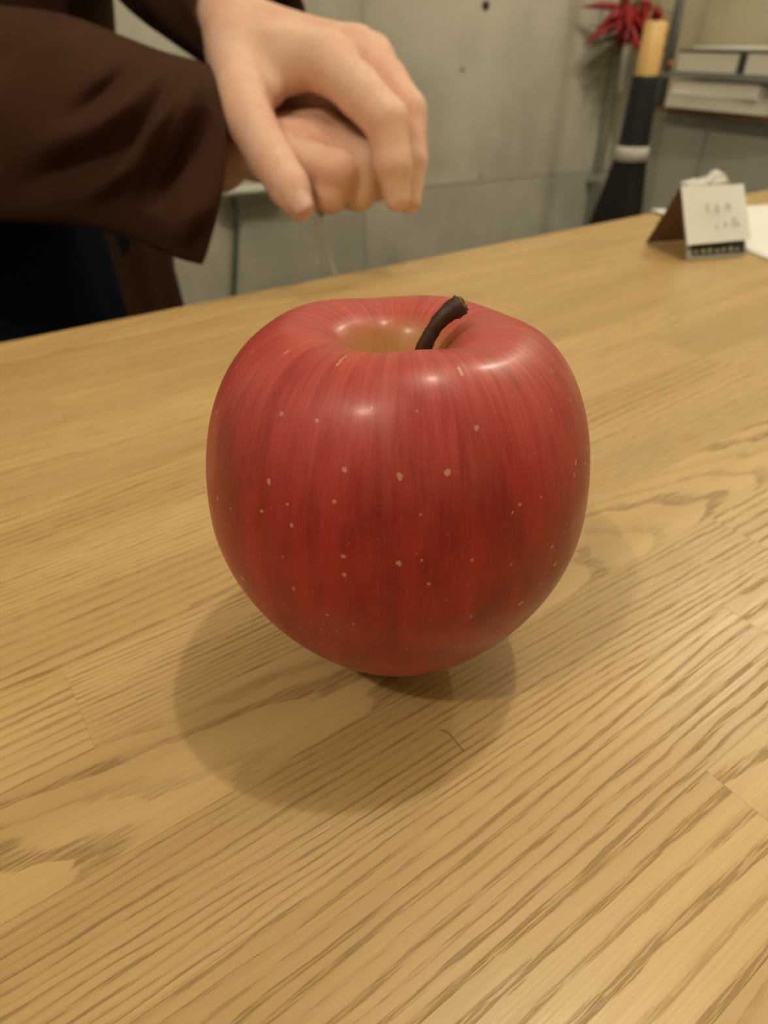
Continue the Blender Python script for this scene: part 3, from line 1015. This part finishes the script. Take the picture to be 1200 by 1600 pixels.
def book(name, label, s0, q0, z0, ls, lq, h, rz, cover, group=None):
    b = empty(name, rw(s0 + ls / 2, q0 + lq / 2, z0), 0)
    tag(b, label, 'book', group)
    a = math.radians(rz)
    e1, e2 = G1 * math.cos(a) + NR * math.sin(a), NR * math.cos(a) - G1 * math.sin(a)
    o0 = rw(s0, q0, z0)
    mb = MB(); mb.box(o0 + v3(e1, .001) + v3(e2, .001) + UZ * .0016, v3(e1, ls - .002), v3(e2, lq - .002), UZ * (h - .0032)); mb.out('page_block', M_PAGES, b, False)
    ct = .0030 if cover is M_COVER else .0016
    for z_ in (0, h - ct):
        mb = MB(); mb.box(o0 + UZ * z_, v3(e1, ls), v3(e2, lq), UZ * ct); mb.out('cover', cover, b, False)
    if cover is M_COVER: mb = MB(); mb.box(o0 + v3(e1, ls), v3(e1, .0075), v3(e2, lq), UZ * h, .002)  # dark spine set sideways to paint the shade in the gap between books
    else: mb = MB(); mb.box(o0 + v3(e2, -.0014), v3(e1, ls), v3(e2, .0014), UZ * h)
    mb.out('spine_gap_shade', cover, b, False)
    return b


book('book', 'thick white book with dark cover lying on the steel shelf plate by its post', .335, .030, .0692, .128, .168, .036, 0, M_COVER)
book('book', 'thick white book with dark cover on the shelf plate, away from its post', .475, .028, .0692, .13, .168, .037, 0, M_COVER)
book('book', 'pale book lying beneath another pale book on the wooden cabinet top', .335, .018, .0226, .205, .195, .020, -2, M_COVERW)
book('book', 'pale book lying on top of another pale book under the shelf plate', .345, .022, .0427, .185, .182, .019, 2, M_COVERW)
mb = MB(); mb.box(rw(.352, .035, .1054), v3(G1, .22), v3(NR, .15), UZ * .004, .001)
tag(mb.out('magazine', M_COVERW, None, False), 'thin pale magazine lying across the two dark-covered books', 'magazine')
mb = MB(); mb.tube([rw(.326, .204, .0771), rw(.326, .204, .090)], [.0065, .0055], 10)
tag(mb.out('cork', M_ORANGEWOOD), 'small orange cork standing beside the rack post', 'cork')

# conduit in the corner
a_ = .606
mb = MB(); mb.tube([bw(a_, .014, FLOOR_Z + .001), bw(a_, .014, .8), bw(a_, .014, CEIL_Z - .001)], .010, 14)
pipe = mb.out('conduit_pipe', M_PIPE)
tag(pipe, 'thin grey-green painted conduit pipe running up the wall corner', 'pipe')
for z_ in (-.16, .6):
    mb = MB(); mb.box(bw(a_ - .020, .001, z_), v3(E1, .040), v3(NB, .0255), UZ * .014, .001); mb.out('pipe_clamp', M_PIPE, pipe, False)

# ------------------------------------------------------------------ hand broom
BX = W(1026, 33, 1.06)
BZ = BX[2]
broom = empty('hand_broom', (BX[0], BX[1], BZ - .56))
tag(broom, 'short hand broom with tan handle, black binding and black bristles', 'broom')
lean = np.array([0.0, -0.01])


def bz(dz, r=0): return np.array([BX[0] + lean[0] * dz / .5, BX[1] + lean[1] * dz / .5, BZ - dz])


mb = MB(); mb.tube([bz(0), bz(.002), bz(.09), bz(.14)], [.0150, .0178, .0185, .0185], 20); mb.out('handle', M_BAMBOO, broom)
zz = np.linspace(.073, .176, 30)
mb = MB(); mb.tube([bz(q) for q in zz], [np.interp(q, [.073, .176], [.0225, .0262]) + .0006 * math.sin(i * 2.1) for i, q in enumerate(zz)], 22); mb.out('grip_binding', M_BLACK, broom)
mb = MB(); mb.tube([bz(.176), bz(.177), bz(.198), bz(.199)], [.0265, .0282, .0290, .0270], 22); mb.out('white_band', M_WHITETAPE, broom)
mb = MB(); mb.tube([bz(.150), bz(.200), bz(.27), bz(.36), bz(.45)], [.022, .0265, .034, .046, .055], 20, True, [1, .95, .7, .5, .4]); core = mb.out('bristle_core', M_BRISTLE, broom)
mb = MB()
for k in range(420):
    a = random.uniform(0, 2 * math.pi); q = math.sqrt(random.random())
    L = random.uniform(.40, .50)
    pts = []
    for h in (.196, .27, .36, L):
        r_ = np.interp(h, [.196, .27, .36, .50], [.0262, .036, .051, .072]) * (0.85 + .18 * q)
        sq = np.interp(h, [.196, .27, .50], [.95, .65, .35])
        j_ = (h - .196) * .06
        pts.append(bz(h) + np.array([r_ * math.cos(a) - .018 * (h - .196) / .3 + random.uniform(-j_, j_), r_ * sq * math.sin(a), 0]))
    mb.tube(pts, [.0010, .0010, .0009, .0006], 3, False)
br = mb.out('bristles', M_BRISTLE, broom); br['kind'] = 'stuff'
loop = [bz(.012) + np.array([-.012, .0, 0]), bz(-.012) + np.array([-.010, .004, 0]), bz(-.022) + np.array([0, .006, 0]), bz(-.012) + np.array([.010, .004, 0]), bz(.012) + np.array([.012, .0, 0])]
mb = MB(); mb.tube(catmull(loop, 8), .0012, 6)
mb.out('hanging_loop', M_CORD, broom)
mb = MB(); hk = rw(.312, .2055, BZ + .012); he = bz(-.020) + np.array([0, .006, 0.004])
mb.tube(catmull([hk, hk * .5 + he * .5 + np.array([0, 0, -.004]), he + np.array([0, 0, -.004]), he + np.array([-.004, -.010, .004])], 6), .0018, 8)
tag(mb.out('steel_hook', M_STEEL), 'small steel hook on the rack post holding the broom loop', 'hook')

# ------------------------------------------------------------------ bunch of dried chillies
cc = W(984, 50, 1.36)
bunch = empty('dried_chili_bunch', cc)
tag(bunch, 'bunch of dried dark red chillies hanging in the wall corner', 'chillies')
for k in range(42):
    a = random.uniform(-2.9, -.7) if k % 4 else random.uniform(-3.1, 3.1)
    el = random.uniform(-.9, .6)
    L = random.uniform(.055, .085)
    d = np.array([math.cos(a) * math.cos(el), math.sin(el) * .8 - .35, math.sin(a) * math.cos(el)]); d /= np.linalg.norm(d)
    p0 = cc + np.array([random.uniform(-.034, .036), random.uniform(-.018, .01), random.uniform(-.020, .052)])
    side = np.cross(d, (0.3, 1, .2)); side /= np.linalg.norm(side)
    cv = random.uniform(-.25, .25)
    pts = [p0 + d * L * q + side * L * cv * q * q for q in np.linspace(0, 1, 7)]
    w_ = random.uniform(.0072, .0105)
    mb = MB(); mb.tube(pts, [w_ * .5, w_ * .95, w_, w_ * .9, w_ * .7, w_ * .42, w_ * .08], 8, True, [.7] * 7)
    ch = mb.out('chili_pepper', M_CHILI, bunch)
    mb = MB(); mb.tube([p0 + d * .001, p0 - d * .014], [.0028, .0012], 6); mb.out('stalk', M_CHILISTEM, ch)
mb = MB(); mb.tube(catmull([cc + (0, 0, .0), cc + (0.004, .01, .06), cc + (.006, .03, .16)], 5), .0022, 6); mb.out('straw_cord', M_CORD, bunch)
top = cc + np.array([.006, .03, .16])
for k in range(9):                                   # dark stalks behind the bunch, also drawing its shadow lines on the wall
    a = random.uniform(2.6, 4.6)
    d = np.array([math.cos(a), .1, math.sin(a)])
    mb = MB(); mb.tube([cc, cc + d * .045 + (0, 0, -.006), cc + d * .085 + (0, .006, -.016)], [.0022, .0018, .0010], 5); mb.out('stalk_shadow', M_CHILISTEM, bunch)

# ------------------------------------------------------------------ outlet box and cable on the back wall
def on_wall(px, py):
    u = 800 - py; k = (px - 600) / (FPX * CP + u * SP)
    a = (k * P0[1] - P0[0]) / (E1[0] - k * E1[1]); fw = P0[1] + a * E1[1]
    return a, CAM_H + fw * (u * CP - FPX * SP) / (FPX * CP + u * SP)


a0, z0 = on_wall(340, 300); a1, z1 = on_wall(452, 282)
wb = empty('wall_duct_box', bw((a0 + a1) / 2, .001, z0))
tag(wb, 'pale plastic duct box fixed to the concrete wall behind the hands', 'duct box')
mb = MB(); mb.box(bw(a0, .001, z0), v3(E1, a1 - a0), v3(NB, .045), UZ * (abs(z1 - z0) * .95), .003); mb.out('box_cover', M_PLASTICBOX, wb, False)
mb = MB(); mb.box(bw(a0 + .006, .001, z0 - .006), v3(E1, a1 - a0 - .012), v3(NB, .030), UZ * .006); mb.out('box_base', M_PLASTICBOX, wb, False)
pts = []
for px, py, q in ((357, 298, .016), (361, 312, .020), (367, 335, .014), (368, 370, .008), (366, 420, .008), (364, 470, .008), (362, 560, .008)):
    a, z = on_wall(px, py); pts.append(bw(a, q, z))
mb = MB(); mb.tube(catmull(np.array(pts), 6), .0048, 8)
cable = mb.out('cable', M_CABLE)
tag(cable, 'dark grey cable dropping from the duct box down the wall', 'cable')
a, z = on_wall(366, 348)
mb = MB(); mb.box(bw(a - .018, .0012, z - .004), v3(E1, .036), v3(NB, .004), UZ * .008, .001); mb.out('cable_clip', M_PIPE, cable, False)
